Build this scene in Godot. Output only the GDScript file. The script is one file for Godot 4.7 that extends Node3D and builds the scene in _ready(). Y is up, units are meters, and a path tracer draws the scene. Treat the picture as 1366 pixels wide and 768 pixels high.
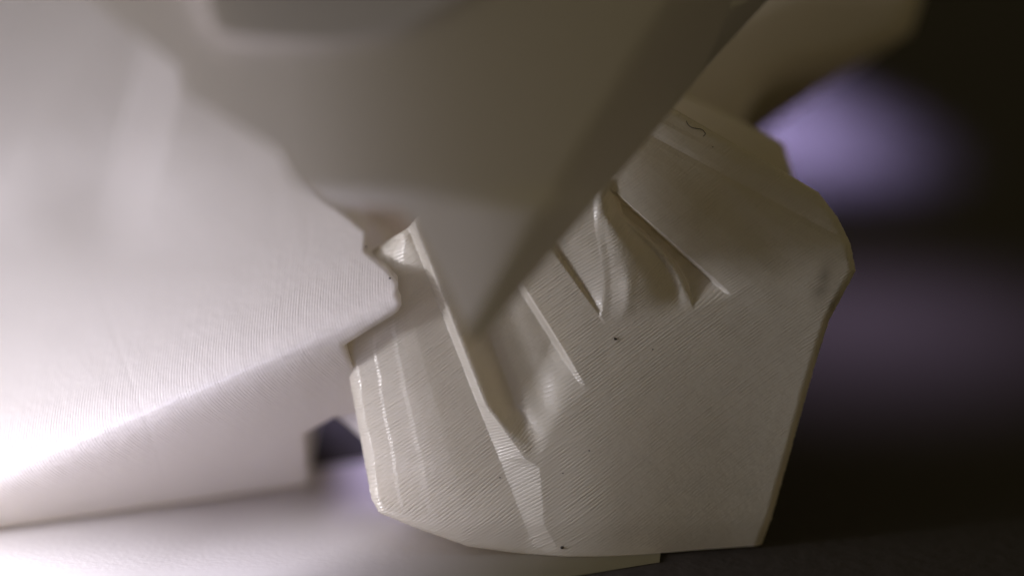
extends Node3D
# Macro still life: white 3D-printed plastic pieces on a pale table, lit by a lilac lamp low at the left.
# Lengths below are millimetres; a shape is drawn on the focus plane in steps of 0.04 mm, then given real depth.

const PITCH := 15.0            # the camera looks down by this
const REACH := 128.0           # camera to focus plane
const GRAIN := 0.04            # one drawing unit on the focus plane
const LAYER := 0.155           # layer height of the prints

var frame := Transform3D()     # focus-plane frame: x right, y up, z towards the viewer
var rng := RandomNumberGenerator.new()
var noise := FastNoiseLite.new()
var fine := FastNoiseLite.new()

func _ready():
	rng.seed = 11
	noise.seed = 5; noise.frequency = 0.02; noise.fractal_octaves = 4
	fine.seed = 9; fine.frequency = 0.11; fine.fractal_octaves = 3
	var p = deg_to_rad(PITCH)
	frame = Transform3D(Basis(Vector3(1, 0, 0), Vector3(0, cos(p), -sin(p)), Vector3(0, sin(p), cos(p))), Vector3(0, 0.01464 * cos(p), 0))
	camera_and_light()
	table()
	scooped_block()
	wedge_shell()
	pointed_blade()
	rear_arm()
	dust()

# ---------------------------------------------------------------- camera, light, exposure
func camera_and_light():
	var cam := Camera3D.new(); cam.name = "camera"
	cam.transform = frame * Transform3D(Basis(), Vector3(0, 0, REACH * 0.001))
	var lens := CameraAttributesPhysical.new()
	lens.frustum_focal_length = 100.0
	lens.frustum_focus_distance = REACH * 0.001
	lens.frustum_near = 0.01; lens.frustum_far = 20.0
	lens.exposure_aperture = 9.5
	cam.attributes = lens
	add_child(cam)
	cam.fov = rad_to_deg(2.0 * atan(0.12)); cam.near = 0.01; cam.far = 20.0
	cam.current = true
	var env := Environment.new()
	env.background_mode = Environment.BG_COLOR
	env.background_color = Color(0.102, 0.087, 0.048).linear_to_srgb()
	env.tonemap_mode = Environment.TONE_MAPPER_LINEAR
	env.tonemap_exposure = 1.1
	env.sdfgi_enabled = true; env.ssao_enabled = true; env.ssil_enabled = true
	var we := WorldEnvironment.new(); we.name = "surroundings"; we.environment = env
	add_child(we)
	# the lilac lamp low at the left, a weaker violet one behind, and the warm light of the room
	lamp_area("lilac_lamp", spot_at(-900, 540, 18), spot_at(420, 420, 0), 0.034, Color(0.96, 0.92, 1.0), 0.0006)
	lamp_area("small_lilac_lamp", spot_at(-760, 580, 20), spot_at(520, 480, 0), 0.006, Color(0.98, 0.95, 1.0), 0.0016)
	lamp_area("upper_lilac_lamp", spot_at(-1000, -80, 6), spot_at(200, 250, -8), 0.030, Color(0.96, 0.91, 1.0), 0.00105)
	lamp_spot("low_lilac_lamp", spot_at(-260, 330, 42), spot_at(160, 840, 0), 22.0, Color(0.84, 0.77, 1.0), 0.0004)
	lamp_area("lowest_lilac_lamp", spot_at(-230, 690, 24), spot_at(250, 600, -6), 0.010, Color(0.86, 0.82, 1.0), 0.00018)
	lamp_spot("front_lilac_lamp", spot_at(-60, 960, 36), spot_at(260, 760, -6), 17.0, Color(0.84, 0.78, 1.0), 0.0017)
	lamp_spot("violet_lamp", floor_at(960, 160) + Vector3(-0.02, 0.06, -0.10), floor_at(985, 160), 4.1, Color(0.59, 0.49, 1.0), 0.42)
	lamp_spot("rear_violet_lamp", floor_at(455, 640) + Vector3(0.0, 0.019, -0.036), floor_at(455, 645), 11.0, Color(0.70, 0.60, 1.0), 0.0066)
	lamp_spot("dim_violet_lamp", floor_at(1100, 430) + Vector3(0.01, 0.10, -0.06), floor_at(1120, 425), 8.5, Color(0.72, 0.58, 1.0), 0.021)

func lamp_area(called, from: Vector3, to: Vector3, size: float, c: Color, e: float):
	var l := AreaLight3D.new(); l.name = called
	l.area_size = Vector2(size, size); l.light_color = c.linear_to_srgb(); l.light_energy = e
	l.shadow_enabled = true; l.area_range = 5.0
	add_child(l)
	l.look_at_from_position(from, to, Vector3.UP)

func lamp_spot(called, from: Vector3, to: Vector3, cone: float, c: Color, e: float):
	var l := SpotLight3D.new(); l.name = called
	l.spot_angle = cone; l.spot_angle_attenuation = 1.0; l.light_size = 0.012; l.spot_range = 5.0; l.spot_attenuation = 2.0
	l.light_color = c.linear_to_srgb(); l.light_energy = e; l.shadow_enabled = true
	add_child(l)
	l.look_at_from_position(from, to, Vector3.UP)

# ---------------------------------------------------------------- places
func local_at(x: float, y: float, z: float) -> Vector3:       # millimetres in the focus-plane frame
	var k = GRAIN * (REACH - z) / REACH
	return Vector3((x - 683.0) * k, (384.0 - y) * k, z)

func spot_at(x: float, y: float, z: float) -> Vector3:
	return frame * (local_at(x, y, z) * 0.001)

func floor_at(x: float, y: float) -> Vector3:
	var eye = frame * Vector3(0, 0, REACH * 0.001)
	var d = spot_at(x, y, 0) - eye
	return eye - d * (eye.y / d.y)

# ---------------------------------------------------------------- bookkeeping
func tag(o: Node3D, label: String, category: String, group := ""):
	o.set_meta("label", label); o.set_meta("category", category)
	if group: o.set_meta("group", group)

func thing(called: String, label: String, category: String) -> Node3D:
	var o := Node3D.new(); o.name = called
	add_child(o, true)
	tag(o, label, category)
	return o

func put(called: String, m: Mesh, mat: Material, parent: Node) -> MeshInstance3D:
	var o := MeshInstance3D.new(); o.name = called; o.mesh = m; o.material_override = mat
	parent.add_child(o, true)
	return o

# ---------------------------------------------------------------- materials
var layer_map: ImageTexture

func layers_texture() -> ImageTexture:       # 64 layers of extruded plastic: rounded beads of uneven height
	if layer_map: return layer_map
	var n := 1024
	var im := Image.create(256, n, false, Image.FORMAT_RGBF)
	var per := n / 64
	var lift := []
	for k in 65: lift.append(rng.randf_range(-0.16, 0.16))
	lift[64] = lift[0]
	var wob := FastNoiseLite.new(); wob.seed = 3; wob.frequency = 1.0; wob.fractal_octaves = 3
	for j in n:
		var k := j / per
		var f := (j % per + 0.5) / per
		for i in 256:
			var a := TAU * i / 256.0
			var w = wob.get_noise_3d(cos(a) * 4.0, sin(a) * 4.0, k * 7.3)
			var w2 = wob.get_noise_3d(cos(a) * 14.0, sin(a) * 14.0, k * 3.1 + 40.0)
			var bead := sqrt(maxf(0.0, 1.0 - pow(absf(2.0 * f - 1.0), 2.4)))
			var strong = clampf(0.62 + 1.3 * wob.get_noise_3d(cos(a) * 2.3, sin(a) * 2.3, k * 0.21 + 90.0), 0.5, 1.0)
			var h = 0.45 + 0.46 * (bead - 0.7) * strong + lift[k] * 0.35 + 0.08 * w + 0.09 * w2
			im.set_pixel(i, j, Color(h, h, h))
	layer_map = ImageTexture.create_from_image(im)
	return layer_map

func plastic(called: String, albedo: Color, rough: float, bead: float, stained := false, thin := 0.9) -> StandardMaterial3D:
	var m := StandardMaterial3D.new(); m.resource_name = called
	m.albedo_color = albedo.linear_to_srgb()
	m.roughness = rough
	m.metallic_specular = 0.62
	m.vertex_color_use_as_albedo = stained
	m.backlight_enabled = true      # hollow prints with thin, milky walls
	m.backlight = (Color(1.0, 0.925, 0.75) * thin).linear_to_srgb()
	if bead > 0.0:
		m.heightmap_enabled = true
		m.heightmap_texture = layers_texture()
		m.heightmap_scale = bead * 0.1      # millimetres to centimetres
	return m

# ---------------------------------------------------------------- the relief builder
# A solid whose front is a surface drawn over an outline: depth(x, y) in millimetres, zone(x, y) says which part a patch belongs to.
# The back follows the table's plane, `thick` behind, drawn in by `taper`.
func crossing(outline: PackedVector2Array, y: float) -> Vector2:
	var lo := 1e9
	var hi := -1e9
	for i in outline.size():
		var a := outline[i]
		var b := outline[(i + 1) % outline.size()]
		if (a.y <= y and b.y >= y) or (b.y <= y and a.y >= y):
			if absf(a.y - b.y) < 1e-6:
				lo = minf(lo, minf(a.x, b.x)); hi = maxf(hi, maxf(a.x, b.x))
			else:
				var x := a.x + (b.x - a.x) * (y - a.y) / (b.y - a.y)
				lo = minf(lo, x); hi = maxf(hi, x)
	return Vector2(lo, hi)

func rim_distance(outline: PackedVector2Array, q: Vector2) -> float:
	var best := 1e12
	for i in outline.size():
		best = minf(best, q.distance_squared_to(Geometry2D.get_closest_point_to_segment(q, outline[i], outline[(i + 1) % outline.size()])))
	return sqrt(best)

func to_world(v: Vector3) -> Vector3:
	var w := frame * (v * 0.001)
	w.y = maxf(w.y, 0.00003)
	return w

func relief(parent: Node3D, outline: PackedVector2Array, step: float, cols: int, depth: Callable, zone: Callable, names: Array, mats: Array, up: Vector3, thick: float, taper: float, saw: float, stain = null, side_mat: Material = null, side_name := "body"):
	var y0 := 1e9
	var y1 := -1e9
	for q in outline: y0 = minf(y0, q.y); y1 = maxf(y1, q.y)
	y0 += 0.05; y1 -= 0.05
	var rows := int((y1 - y0) / step) + 1
	up = up.normalized()
	var along := up.cross(Vector3(0, 0, 1)).normalized()
	var pts := PackedVector3Array(); var uvs := PackedVector2Array(); var draw := PackedVector2Array(); var cls := PackedColorArray()
	for i in rows + 1:
		var y := lerpf(y0, y1, float(i) / rows)
		var x := crossing(outline, y)
		if saw > 0.0:      # the edge of each layer stands a little out or in
			for side in 2:
				var v: Vector3 = local_at(x[side], y, 0)
				var f: float = fposmod(v.dot(up) / LAYER, 1.0)
				var k: float = floor(v.dot(up) / LAYER)
				var out: float = saw * (sqrt(maxf(0.0, 1.0 - pow(absf(2.0 * f - 1.0), 2.0))) - 0.6 + 0.5 * sin(k * 12.9898) * cos(k * 4.1))
				x[side] += out / GRAIN * (1.0 if side else -1.0)
		for j in cols + 1:
			var xx := lerpf(x.x, x.y, float(j) / cols)
			var v := local_at(xx, y, depth.call(xx, y))
			pts.append(to_world(v)); draw.append(Vector2(xx, y))
			uvs.append(Vector2(v.dot(along) / 14.0, v.dot(up) / (64.0 * LAYER)))
			if stain != null: cls.append(stain.call(xx, y))
	var w := cols + 1
	var nor := PackedVector3Array(); nor.resize(pts.size())
	for i in rows + 1:
		for j in w:
			var du := pts[i * w + mini(j + 1, cols)] - pts[i * w + maxi(j - 1, 0)]
			var dv := pts[mini(i + 1, rows) * w + j] - pts[maxi(i - 1, 0) * w + j]
			var n := dv.cross(du)
			nor[i * w + j] = n.normalized() if n.length_squared() > 1e-20 else frame.basis.z
	var index := []
	for k in names.size(): index.append(PackedInt32Array())
	for i in rows:
		for j in cols:
			var a := i * w + j
			var c: Vector2 = (draw[a] + draw[a + w + 1]) * 0.5
			var z: int = zone.call(c.x, c.y)
			index[z].append_array(PackedInt32Array([a, a + 1, a + w + 1, a, a + w + 1, a + w]))
	for k in names.size():
		if index[k].is_empty(): continue
		var remap := {}
		var A := []; A.resize(Mesh.ARRAY_MAX)
		var vp := PackedVector3Array(); var vn := PackedVector3Array(); var vu := PackedVector2Array(); var vc := PackedColorArray(); var ix := PackedInt32Array()
		for a in index[k]:
			if not remap.has(a):
				remap[a] = vp.size()
				vp.append(pts[a]); vn.append(nor[a]); vu.append(uvs[a])
				if stain != null: vc.append(cls[a])
			ix.append(remap[a])
		A[Mesh.ARRAY_VERTEX] = vp; A[Mesh.ARRAY_NORMAL] = vn; A[Mesh.ARRAY_TEX_UV] = vu; A[Mesh.ARRAY_INDEX] = ix
		if stain != null: A[Mesh.ARRAY_COLOR] = vc
		var me := ArrayMesh.new(); me.add_surface_from_arrays(Mesh.PRIMITIVE_TRIANGLES, A)
		put(names[k], me, mats[k], parent)
	# sides and back
	var loop := PackedInt32Array()
	for i in rows + 1: loop.append(i * w)
	for j in range(1, w, 4): loop.append(rows * w + j)
	for i in range(rows, -1, -1): loop.append(i * w + cols)
	for j in range(cols - 1, 0, -4): loop.append(j)
	var mid := Vector3.ZERO
	for a in loop: mid += pts[a]
	mid /= loop.size()
	var low := 1e9
	for a in loop: low = minf(low, pts[a].y)
	var st := SurfaceTool.new(); st.begin(Mesh.PRIMITIVE_TRIANGLES)
	var back := PackedVector3Array()
	for a in loop:
		var q := pts[a]
		back.append(Vector3(mid.x + (q.x - mid.x) * taper, maxf(0.00003, low + (q.y - low) * taper), minf(q.z, mid.z) * 0.3 + mid.z * 0.7 - thick * 0.001))
	var centre := Vector3.ZERO
	for q in back: centre += q
	centre /= back.size()
	for i in loop.size():
		var j := (i + 1) % loop.size()
		var va := frame.affine_inverse() * pts[loop[i]] * 1000.0
		var vb := frame.affine_inverse() * pts[loop[j]] * 1000.0
		var ba := frame.affine_inverse() * back[i] * 1000.0
		var bb := frame.affine_inverse() * back[j] * 1000.0
		var q4 := [[pts[loop[i]], va], [back[i], ba], [back[j], bb], [pts[loop[j]], vb]]
		for t in [[0, 2, 1], [0, 3, 2]]:
			for c in t:
				var v: Vector3 = q4[c][1]
				st.set_uv(Vector2(v.dot(along) / 14.0, v.dot(up) / (64.0 * LAYER)))
				st.add_vertex(q4[c][0])
		st.set_uv(Vector2.ZERO); st.add_vertex(back[i])
		st.set_uv(Vector2.ZERO); st.add_vertex(back[j])
		st.set_uv(Vector2.ZERO); st.add_vertex(centre)
	st.generate_normals()
	put(side_name, st.commit(), side_mat if side_mat else mats[0], parent)

# ---------------------------------------------------------------- small maths
func sd(x: float, y: float, a: Vector2, b: Vector2) -> float:     # distance to the right of the line a -> b (b below a)
	var d := b - a
	return ((x - a.x) * d.y - (y - a.y) * d.x) / d.length()

func ease3(t: float) -> float:
	t = clampf(t, 0.0, 1.0)
	return t * t * (3.0 - 2.0 * t)

func round_in(t: float) -> float:     # quarter circle: 0 at 0, 1 at 1
	t = clampf(t, 0.0, 1.0)
	return sqrt(1.0 - (1.0 - t) * (1.0 - t))

func curve(keys: Array, t: float) -> float:     # straight pieces through [t, value] pairs
	if t <= keys[0][0]: return keys[0][1]
	for i in range(1, keys.size()):
		if t <= keys[i][0]:
			return lerpf(keys[i - 1][1], keys[i][1], (t - keys[i - 1][0]) / (keys[i][0] - keys[i - 1][0]))
	return keys[-1][1]

func smin(a: float, b: float, k: float) -> float:
	var h := clampf(0.5 + 0.5 * (b - a) / k, 0.0, 1.0)
	return lerpf(b, a, h) - k * h * (1.0 - h)

# ---------------------------------------------------------------- the table
func matt(called: String, c: Color, seed_: int, freq: float, tile: float, relief_: float) -> StandardMaterial3D:
	var m := StandardMaterial3D.new(); m.resource_name = called
	m.albedo_color = c.linear_to_srgb()
	m.roughness = 0.85; m.metallic_specular = 0.25
	m.uv1_triplanar = true; m.uv1_world_triplanar = true; m.uv1_scale = Vector3.ONE * tile
	var nt := NoiseTexture2D.new(); nt.width = 512; nt.height = 512; nt.seamless = true; nt.generate_mipmaps = false
	var fn := FastNoiseLite.new(); fn.seed = seed_; fn.frequency = freq; fn.fractal_octaves = 4
	nt.noise = fn
	m.heightmap_enabled = true; m.heightmap_texture = nt; m.heightmap_scale = relief_ * 0.1
	return m

func table():
	var bm := BoxMesh.new(); bm.size = Vector3(6.0, 0.02, 6.0)
	var o := put("table", bm, matt("dark_table", Color(0.038, 0.032, 0.028), 21, 0.03, 40.0, 0.05), self)
	o.position = Vector3(0, -0.0101, -1.5)
	o.set_meta("kind", "structure")
	tag(o, "dark table top, in shadow at the right", "table")
	# the white sheet that the pieces stand on ends under the block
	var st := SurfaceTool.new(); st.begin(Mesh.PRIMITIVE_TRIANGLES)
	var a := floor_at(560, 800); var b := floor_at(880, 748)
	a = Vector3(a.x, 0, a.z); b = Vector3(b.x, 0, b.z)
	a += (a - b) * 1.5
	var ring := [a, b]
	for q in [[900, 560], [640, 592], [380, 630], [-900, 640]]:
		var f := floor_at(q[0], q[1]); ring.append(Vector3(f.x, 0, f.z))
	ring.append(Vector3(ring[-1].x, 0, a.z))
	var low := Vector3(0, -0.00008, 0)
	var flat := PackedVector2Array()
	for q in ring: flat.append(Vector2(q.x, q.z))
	var tri := Geometry2D.triangulate_polygon(flat)
	for k in range(0, tri.size(), 3):
		for t in [tri[k], tri[k + 1], tri[k + 2]]: st.add_vertex(ring[t])
	for k in ring.size():
		var e0: Vector3 = ring[k]; var e1: Vector3 = ring[(k + 1) % ring.size()]
		for q in [e0, e1, e1 + low, e0, e1 + low, e0 + low]: st.add_vertex(q)
	st.generate_normals()
	var sheet := put("white_sheet", st.commit(), matt("sheet", Color(0.68, 0.655, 0.66), 8, 0.05, 70.0, 0.012), self)
	tag(sheet, "white matt sheet under the printed pieces, bright at the lower left", "sheet")

# ---------------------------------------------------------------- the scooped block, in focus
var block_line := PackedVector2Array([Vector2(545, 303), Vector2(640, 190), Vector2(780, 105), Vector2(840, 112), Vector2(908, 150), Vector2(1058, 236), Vector2(1092, 256), Vector2(1118, 290), Vector2(1135, 325), Vector2(1142, 361), Vector2(1106, 428), Vector2(1085, 495), Vector2(1030, 690), Vector2(1010, 742), Vector2(1002, 756), Vector2(900, 752), Vector2(762, 746), Vector2(690, 738), Vector2(625, 729), Vector2(560, 706), Vector2(506, 684), Vector2(495, 664), Vector2(478, 570), Vector2(460, 470), Vector2(462, 440), Vector2(491, 338)])
const CR_A := Vector2(545, 303)
const CR_B := Vector2(705, 712)

func block_lip(y: float) -> float:
	return curve([[300, 8.0], [540, 8.0], [612, 32.0], [624, 46.0], [700, 24.0], [740, 30.0]], y)

func block_depth(x: float, y: float) -> float:
	var q := Vector2(x, y)
	var s := sd(x, y, CR_A, CR_B)
	var z := 0.0
	var low := ease3((712.0 - y) / 100.0)     # the crease runs out at the bottom
	if s < 0.0:
		var wide := maxf(30.0, -sd(crossing(block_line, clampf(y, 305, 725)).x, y, CR_A, CR_B))
		var t := -s / wide + 0.025 * noise.get_noise_2d(x * 0.25, y * 0.6) - 0.06 * (y - 560.0) / 200.0 * ease3(-s / 60.0) * ease3((wide + s) / 30.0)
		z = curve([[0.0, -0.72], [0.08, -0.68], [0.35, -0.52], [0.48, -0.54], [0.56, -0.58], [0.60, -0.67], [0.76, -0.84], [0.785, -0.93], [0.93, -1.14], [1.0, -1.5]], t)
		z = lerpf(-0.25, z, low)
		z -= 1.5 * ease3((430.0 - y) / 150.0) * ease3(-s / 50.0)     # the upper corner leans back behind the wedge
	else:
		var lip := block_lip(y)
		var floor_z := 0.0
		# first scoop, between the lip and the first rib
		var a := s - lip - 2.0
		var b := -sd(x, y, Vector2(660, 320), Vector2(778, 507))
		var c := scoop_end(x, y)
		if a > 0.0 and b > 0.0 and c > -10.0:
			var left := ease3(a / 40.0)
			var right := ease3(b / 8.0)
			var end := ease3((c + 10.0) / 75.0)
			var d := 1.25 * left * right * end
			# low folds along the scoop
			var fold := (exp(-pow((a - 52.0) / 22.0, 2.0)) * 0.26 + exp(-pow((a - 92.0) / 16.0, 2.0)) * 0.10) * ease3((c + 10.0) / 50.0) * right
			floor_z = -d + fold
		# second scoop, between the two ribs, with a dome in it
		var a2 := sd(x, y, Vector2(693, 275), Vector2(824, 455))
		var b2 := -sd(x, y, Vector2(828, 262), Vector2(990, 404))
		var c2 := second_end(x, y)
		if a2 > 0.0 and b2 > 0.0 and c2 > -6.0:
			var end2 := ease3((c2 + 6.0) / 40.0)
			var crest := 798.0 + 6.0 * sin((y - 330.0) * 0.03)
			var edge := curve([[230, 812.0], [285, 826.0], [320, 868.0], [350, 898.0], [372, 911.0], [400, 921.0], [420, 924.0]], y)
			var f := 0.0
			if x < crest:
				f = -0.30 + 0.42 * clampf(a2 / maxf(12.0, a2 + (crest - x) * 0.81), 0.0, 1.0)
				f *= ease3(a2 / 7.0)
			elif x < edge:
				var k := (x - crest) / maxf(8.0, edge - crest)
				f = lerpf(0.12, 0.0, ease3((x - crest) / 14.0)) + 0.40 * sin(PI * minf(1.0, k * 1.15)) - 0.55 * k * k
				f += 0.10 * exp(-pow((x - crest - 34.0) / 9.0, 2.0)) * ease3((y - 340.0) / 40.0)
				f += 0.2 * exp(-pow((edge - x - 3.0) / 8.0, 2.0))
			else:
				f = lerpf(-0.20, -0.75, ease3((x - edge) / 5.0)) - 0.30 * (1.0 - clampf(b2 / 60.0, 0.0, 1.0))
			floor_z = f * end2 * ease3(b2 / 5.0)
		# the second rib and the rim band beyond it
		var r := sd(x, y, Vector2(828, 262), Vector2(990, 404))
		var u := (x - 828.0) * 0.75 + (y - 262.0) * 0.66
		var fade := ease3((285.0 - u) / 110.0)
		if r > -2.0:
			floor_z += fade * curve([[0, 0.0], [14, 0.07], [30, 0.11], [44, 0.09], [56, 0.07], [68, 0.0], [82, -0.08], [94, -0.10], [108, -0.08], [125, -0.12]], r)
		var outer := sd(x, y, Vector2(909, 200), Vector2(1044, 272))
		var bfade := ease3((400.0 - y) / 100.0)
		floor_z += bfade * curve([[-26, 0.0], [-10, -0.06], [-2, -0.15], [5, -0.10], [20, -0.10], [25, -0.15], [60, -0.30]], outer)
		# rise from the crease to the lip
		var rise := clampf(s / lip, 0.0, 1.0)
		z = lerpf(lerpf(-0.25, -0.72, low), 0.0, rise) + floor_z * ease3((s - lip) / 6.0)
	# rounded rim, and the far lower corner leaning away
	var rim := rim_distance(block_line, q)
	z -= 0.34 * (1.0 - round_in(rim / 11.0))
	z -= 2.2 * ease3((x - 760.0) / 320.0) * clampf((y - 330.0) / 420.0, 0.0, 1.2)
	z -= 0.7 * ease3((y - 690.0) / 70.0)
	z += 0.015 * noise.get_noise_2d(x, y)
	return z

func scoop_end(x: float, y: float) -> float:
	return -((x - 702.0) * 0.825 + (y - 618.0) * 0.565) + 4.0 * sin(x * 0.09)

func second_end(x: float, y: float) -> float:
	return smin(-((x - 822.0) * 0.386 + (y - 455.0) * 0.922), -((x - 925.0) * 0.16 + (y - 413.0) * 0.987), 10.0)

func block_zone(x: float, y: float) -> int:
	var s := sd(x, y, CR_A, CR_B)
	if s < 0.0: return 0
	if s < block_lip(y) and y < 712.0: return 1
	var c := scoop_end(x, y)
	if sd(x, y, Vector2(660, 320), Vector2(778, 507)) < 0.0 and c > -10.0: return 2
	var a2 := sd(x, y, Vector2(693, 275), Vector2(824, 455))
	var b2 := -sd(x, y, Vector2(828, 262), Vector2(990, 404))
	var c2 := second_end(x, y)
	if a2 > 0.0 and b2 > 0.0 and c2 > -6.0: return 3
	if a2 <= 0.0 and a2 > -70.0 and (x - 778.0) * 0.6 + (y - 507.0) * 0.8 < 0.0: return 4
	if b2 <= 0.0 and y < 0.36 * (x - 990.0) + 405.0 and sd(x, y, Vector2(872, 180), Vector2(1020, 268)) < 0.0 and x < 1010.0: return 5
	return 6

func block_stain(x: float, y: float) -> Color:
	# a grey smudge near the right-hand corner, and small soiling in the scoops' ends
	var n := noise.get_noise_2d(x * 1.7, y * 1.7)
	var m := exp(-pow((x - 1098.0 + (y - 380.0) * 0.25) / 12.0, 2.0) - pow((y - 378.0) / 26.0, 2.0)) * (0.72 + 0.35 * n)
	m += exp(-pow((x - 1113.0 + (y - 400.0) * 0.35) / 5.0, 2.0) - pow((y - 402.0) / 24.0, 2.0)) * (0.75 + 0.9 * n)
	m += 0.5 * exp(-pow((x - 824.0) / 5.0, 2.0) - pow((y - 453.0) / 4.0, 2.0))
	m = clampf(m, 0.0, 1.0)
	var k := 1.0 - 0.52 * m + 0.05 * noise.get_noise_2d(x * 0.4 + 300.0, y * 0.4)
	return Color(k, k * (1.0 - 0.04 * m), k * (1.0 - 0.10 * m))

func scooped_block():
	var t := thing("printed_block", "sharp white 3D-printed block with ribs and scooped hollows, standing right of centre", "3D print")
	var m := plastic("white_plastic", Color(0.71, 0.68, 0.615), 0.26, 0.09, true)
	var body := plastic("white_plastic_side", Color(0.71, 0.68, 0.615), 0.36, 0.05)
	relief(t, block_line, 1.7, 400, block_depth, block_zone, ["side_panel", "lip", "scoop", "scoop", "rib", "rib", "front_face"], [m, m, m, m, m, m, m], Vector3(-0.58, 0.80, 0.42), 8.0, 0.84, 0.03, block_stain, body)
	# the slab that stands behind its upper edge
	var line := PackedVector2Array([Vector2(400, 400), Vector2(430, 290), Vector2(520, 215), Vector2(560, 196), Vector2(700, 150), Vector2(800, 78), Vector2(940, 136), Vector2(1046, 190), Vector2(1062, 246), Vector2(1000, 500), Vector2(900, 640), Vector2(640, 640), Vector2(500, 440)])
	relief(t, line, 5.0, 110, func(x, y): return -6.5 + 0.020 * minf(x - 860.0, 0.0) - 0.4 * (1.0 - round_in(rim_distance(line, Vector2(x, y)) / 10.0)), func(_x, _y): return 0, ["rear_slab"], [body], Vector3(-0.58, 0.80, 0.42), 5.0, 0.9, 0.0, null, body, "rear_slab_back")

# ---------------------------------------------------------------- the wedge at the left
var wedge_line := PackedVector2Array([Vector2(-140, -90), Vector2(210, -90), Vector2(330, 90), Vector2(430, 262), Vector2(462, 286), Vector2(489, 309), Vector2(487, 334), Vector2(506, 350), Vector2(516, 358), Vector2(531, 378), Vector2(530, 394), Vector2(536, 406), Vector2(529, 417), Vector2(458, 461), Vector2(476, 500), Vector2(480, 552), Vector2(446, 556), Vector2(404, 580), Vector2(412, 646), Vector2(200, 676), Vector2(0, 706), Vector2(-140, 728)])
const RG_A := Vector2(533, 409)
const RG_B := Vector2(-140, 698)

func wedge_depth(x: float, y: float) -> float:
	var down := sd(x, y, RG_A, RG_B)       # below the ridge
	var along := 1.0 - (x + 140.0) / 673.0
	var z := 1.3 - 1.4 * along
	var mm := down * GRAIN
	var bend := 1.3
	# rounded corner between the two faces
	var soft := sqrt(mm * mm + bend * bend) - bend
	z -= soft * 1.50 + mm * 0.22
	var foot := clampf((y - (409.0 + (533.0 - x) * 0.4294)) / maxf(20.0, 706.0 - 0.1456 * x - (409.0 + (533.0 - x) * 0.4294)), 0.0, 1.2)
	z -= 2.3 * foot * foot      # the lower face curves in to meet the table
	if down < 0.0:
		var f := ease3((350.0 - y) / 190.0)
		var r2 := sd(x, y, Vector2(241, 126), Vector2(186, 340))
		var r1 := sd(x, y, Vector2(118, 70), Vector2(4, 240))
		z += f * (1.7 * maxf(0.0, 1.0 - absf(r2) / (70.0 if r2 < 0.0 else 210.0)) + 1.8 * maxf(0.0, 1.0 - absf(r1) / 110.0))
		z -= 0.5 * exp(-pow((x - 130.0) / 70.0, 2.0) - pow((y - 270.0) / 70.0, 2.0))
	var rim := rim_distance(wedge_line, Vector2(x, y))
	z -= 0.28 * (1.0 - round_in(rim / 7.0))
	z += 0.03 * noise.get_noise_2d(x * 0.7, y * 0.7 + 400.0)
	# a shallow seam across the ridge
	z -= 0.014 * exp(-pow(sd(x, y, Vector2(165, 480), Vector2(205, 590)) / 4.0, 2.0))
	return z

func wedge_zone(x: float, y: float) -> int:
	return 1 if sd(x, y, RG_A, RG_B) > 0.0 else 0

func wedge_shell():
	var t := thing("printed_wedge", "large bright white 3D-printed wedge with a ribbed edge, filling the left side", "3D print")
	var m := plastic("bright_plastic", Color(0.62, 0.595, 0.605), 0.30, 0.042, false, 0.6)
	relief(t, wedge_line, 2.2, 330, wedge_depth, wedge_zone, ["upper_face", "lower_face"], [m, m], Vector3(0.90, 0.30, 0.30), 14.0, 0.92, 0.02, null, m)
	var line := PackedVector2Array([Vector2(440, 430), Vector2(520, 430), Vector2(530, 600), Vector2(500, 600), Vector2(480, 582), Vector2(462, 566), Vector2(446, 555), Vector2(452, 505)])
	relief(t, line, 4.0, 30, func(x, y): return -6.5 - 0.5 * (1.0 - round_in(rim_distance(line, Vector2(x, y)) / 8.0)), func(_x, _y): return 0, ["rear_foot"], [m], Vector3(0.90, 0.30, 0.30), 5.0, 0.9, 0.0, null, m, "rear_foot_back")

# ---------------------------------------------------------------- the blade in front, out of focus
var blade_line := PackedVector2Array([Vector2(60, -90), Vector2(122, 0), Vector2(238, 88), Vector2(248, 126), Vector2(376, 203), Vector2(387, 237), Vector2(434, 272), Vector2(534, 279), Vector2(548, 296), Vector2(590, 375), Vector2(631, 459), Vector2(639, 458), Vector2(830, 228), Vector2(1020, -4), Vector2(1090, -90)])

func blade_depth(x: float, y: float) -> float:
	var z := 14.0
	var strip := sd(x, y, Vector2(905, -20), Vector2(660, 400))
	z -= 7.2 * ease3((strip + 14.0) / 130.0) + maxf(strip, 0.0) * 0.012
	var side := 400.0 - x
	z -= 0.0006 * maxf(side, 0.0)
	z += 0.003 * (x - 600.0) * ease3((y - 245.0) / 40.0) - 0.10 * ease3((y - 245.0) / 40.0) * ease3((700.0 - x) / 120.0)
	z -= 0.003 * maxf(y - 280.0, 0.0)
	z -= 0.0016 * (x - 550.0) + 0.000011 * pow(maxf(x - 420.0, 0.0), 2.0)
	return z

func blade_zone(x: float, y: float) -> int:
	if sd(x, y, Vector2(905, -20), Vector2(660, 400)) > 30.0: return 1
	if y > 265.0: return 2
	return 3 if x < 400.0 else 0

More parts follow.
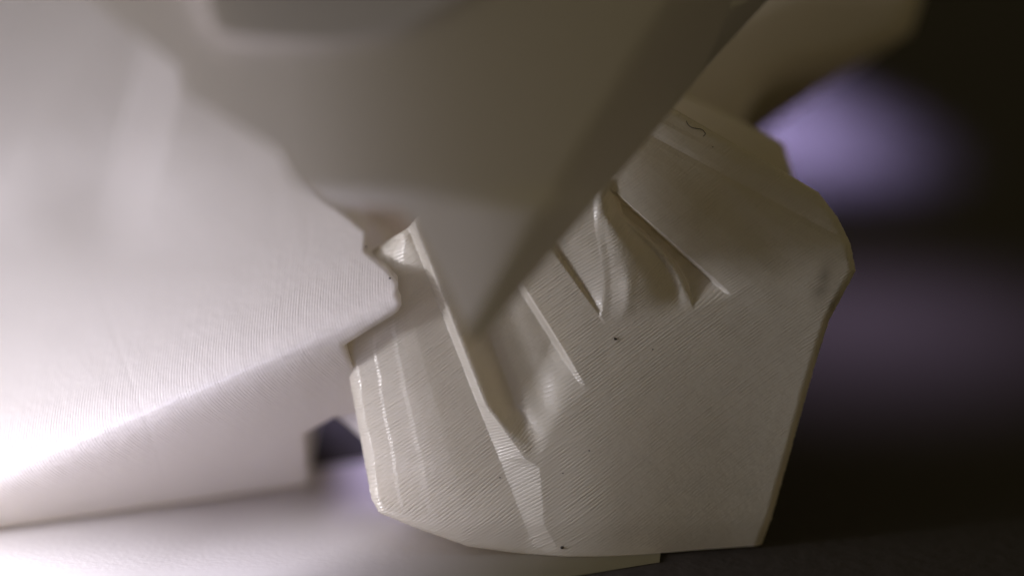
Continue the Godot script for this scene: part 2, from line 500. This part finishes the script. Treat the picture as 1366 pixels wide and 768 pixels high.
func pointed_blade():
	var t := thing("printed_point", "blurred grey-white printed blade in front, tapering to a downward point at the centre", "3D print")
	var m := plastic("grey_white_plastic", Color(0.74, 0.70, 0.70), 0.45, 0.0, false, 0.34)
	relief(t, blade_line, 3.0, 240, blade_depth, blade_zone, ["broad_face", "chamfer", "pointed_tip", "left_shoulder"], [m, m, m, m], Vector3(0.3, 0.9, 0.2), 5.0, 0.88, 0.0, null, m)
	# a lug that hangs over its upper edge
	var lug := PackedVector2Array([Vector2(268, -90), Vector2(276, 10), Vector2(286, 40), Vector2(312, 50), Vector2(440, 56), Vector2(540, 40), Vector2(640, -20), Vector2(660, -90)])
	relief(t, lug, 4.0, 70, func(x, y): return 15.2 - 0.004 * (x - 280.0) + 0.004 * (50.0 - y), func(_x, _y): return 0, ["upper_lug"], [m], Vector3(0.3, 0.9, 0.2), 2.5, 0.9, 0.0, null, m, "upper_lug_back")

# ---------------------------------------------------------------- the arm behind
var arm_line := PackedVector2Array([Vector2(860, -90), Vector2(1240, -90), Vector2(1230, 0), Vector2(1216, 44), Vector2(1190, 60), Vector2(1120, 82), Vector2(1052, 96), Vector2(1016, 118), Vector2(996, 150), Vector2(986, 185), Vector2(975, 420), Vector2(955, 640), Vector2(760, 640), Vector2(760, 300), Vector2(800, 60)])

func rear_arm():
	var t := thing("printed_bracket", "dim brown-white printed piece reaching right at the top, behind the blade and block", "3D print")
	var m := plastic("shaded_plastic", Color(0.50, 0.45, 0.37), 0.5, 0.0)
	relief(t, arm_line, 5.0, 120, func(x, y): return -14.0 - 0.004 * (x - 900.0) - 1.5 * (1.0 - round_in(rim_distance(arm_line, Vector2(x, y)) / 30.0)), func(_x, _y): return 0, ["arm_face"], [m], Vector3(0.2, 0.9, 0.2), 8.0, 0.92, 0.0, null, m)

# ---------------------------------------------------------------- fibre and dust
func tube(path: PackedVector3Array, r: float) -> ArrayMesh:
	var st := SurfaceTool.new(); st.begin(Mesh.PRIMITIVE_TRIANGLES)
	var ring := []
	for i in path.size():
		var d := (path[mini(i + 1, path.size() - 1)] - path[maxi(i - 1, 0)]).normalized()
		var u := d.cross(Vector3(0.3, 0.2, 1.0)).normalized()
		var v := d.cross(u)
		var k := r * (0.45 if i == 0 or i == path.size() - 1 else 1.0)
		var a := []
		for j in 7: a.append(path[i] + (u * cos(TAU * j / 6.0) + v * sin(TAU * j / 6.0)) * k)
		ring.append(a)
	for i in path.size() - 1:
		for j in 6:
			for q in [ring[i][j], ring[i + 1][j], ring[i + 1][j + 1], ring[i][j], ring[i + 1][j + 1], ring[i][j + 1]]: st.add_vertex(q)
	st.generate_normals()
	return st.commit()

func dust():
	var dark := StandardMaterial3D.new(); dark.resource_name = "dark_fibre"
	dark.albedo_color = Color(0.035, 0.028, 0.02).linear_to_srgb(); dark.roughness = 0.8
	var c := Curve3D.new()
	for q in [[916, 161], [918, 166], [923, 170], [930, 171.5], [936, 172.5], [940, 176], [941, 179], [938, 182]]:
		c.add_point(spot_at(q[0], q[1], block_depth(q[0], q[1]) + 0.05))
	for i in c.point_count:
		if i > 0 and i < c.point_count - 1:
			var d := (c.get_point_position(i + 1) - c.get_point_position(i - 1)) * 0.18
			c.set_point_in(i, -d); c.set_point_out(i, d)
	var o := put("curled_fibre", tube(c.tessellate(4, 2.0), 0.000022), dark, self)
	tag(o, "thin dark curled fibre clinging to the block's upper edge", "fibre")
	var spots := [
		[750, 730, 2.6, "dark dust speck at the block's bottom edge, below the scoops"],
		[821, 452, 2.2, "dark dust speck at the lower end of the second scoop"],
		[667, 637, 1.3, "tiny dark speck beside the block's crease, low on the side panel"],
		[871, 466, 1.0, "tiny dark speck on the flat face below the dome"],
		[751, 631, 1.0, "tiny dark speck on the flat face right of the first scoop's end"],
		[786, 601, 1.0, "tiny dark speck out on the middle of the flat face"],
		[520, 371, 1.5, "dark fleck on the wedge's pointed end, just left of the block"],
		[488, 329, 1.3, "dark fleck where the wedge's upper edge meets the block's top corner"],
		[951, 196, 1.0, "tiny dark speck on the rim band below the curled fibre"]]
	for s in spots:
		var z := block_depth(s[0], s[1]) if s[0] > 540 else wedge_depth(s[0], s[1])
		var st := SurfaceTool.new(); st.begin(Mesh.PRIMITIVE_TRIANGLES)
		var sp := SphereMesh.new(); sp.radius = s[2] * GRAIN * 0.001; sp.height = sp.radius * 1.5; sp.radial_segments = 10; sp.rings = 6
		var arr := sp.get_mesh_arrays()
		var vs: PackedVector3Array = arr[Mesh.ARRAY_VERTEX]
		for i in vs.size(): vs[i] *= 1.0 + 0.45 * fine.get_noise_3dv(vs[i] * 60000.0 + Vector3(s[0], s[1], 0))
		for i in arr[Mesh.ARRAY_INDEX]: st.add_vertex(vs[i])
		st.generate_normals()
		var b := put("dust_speck", st.commit(), dark, self)
		b.position = spot_at(s[0], s[1], z + 0.01)
		tag(b, s[3], "dust speck", "dust specks on the block")
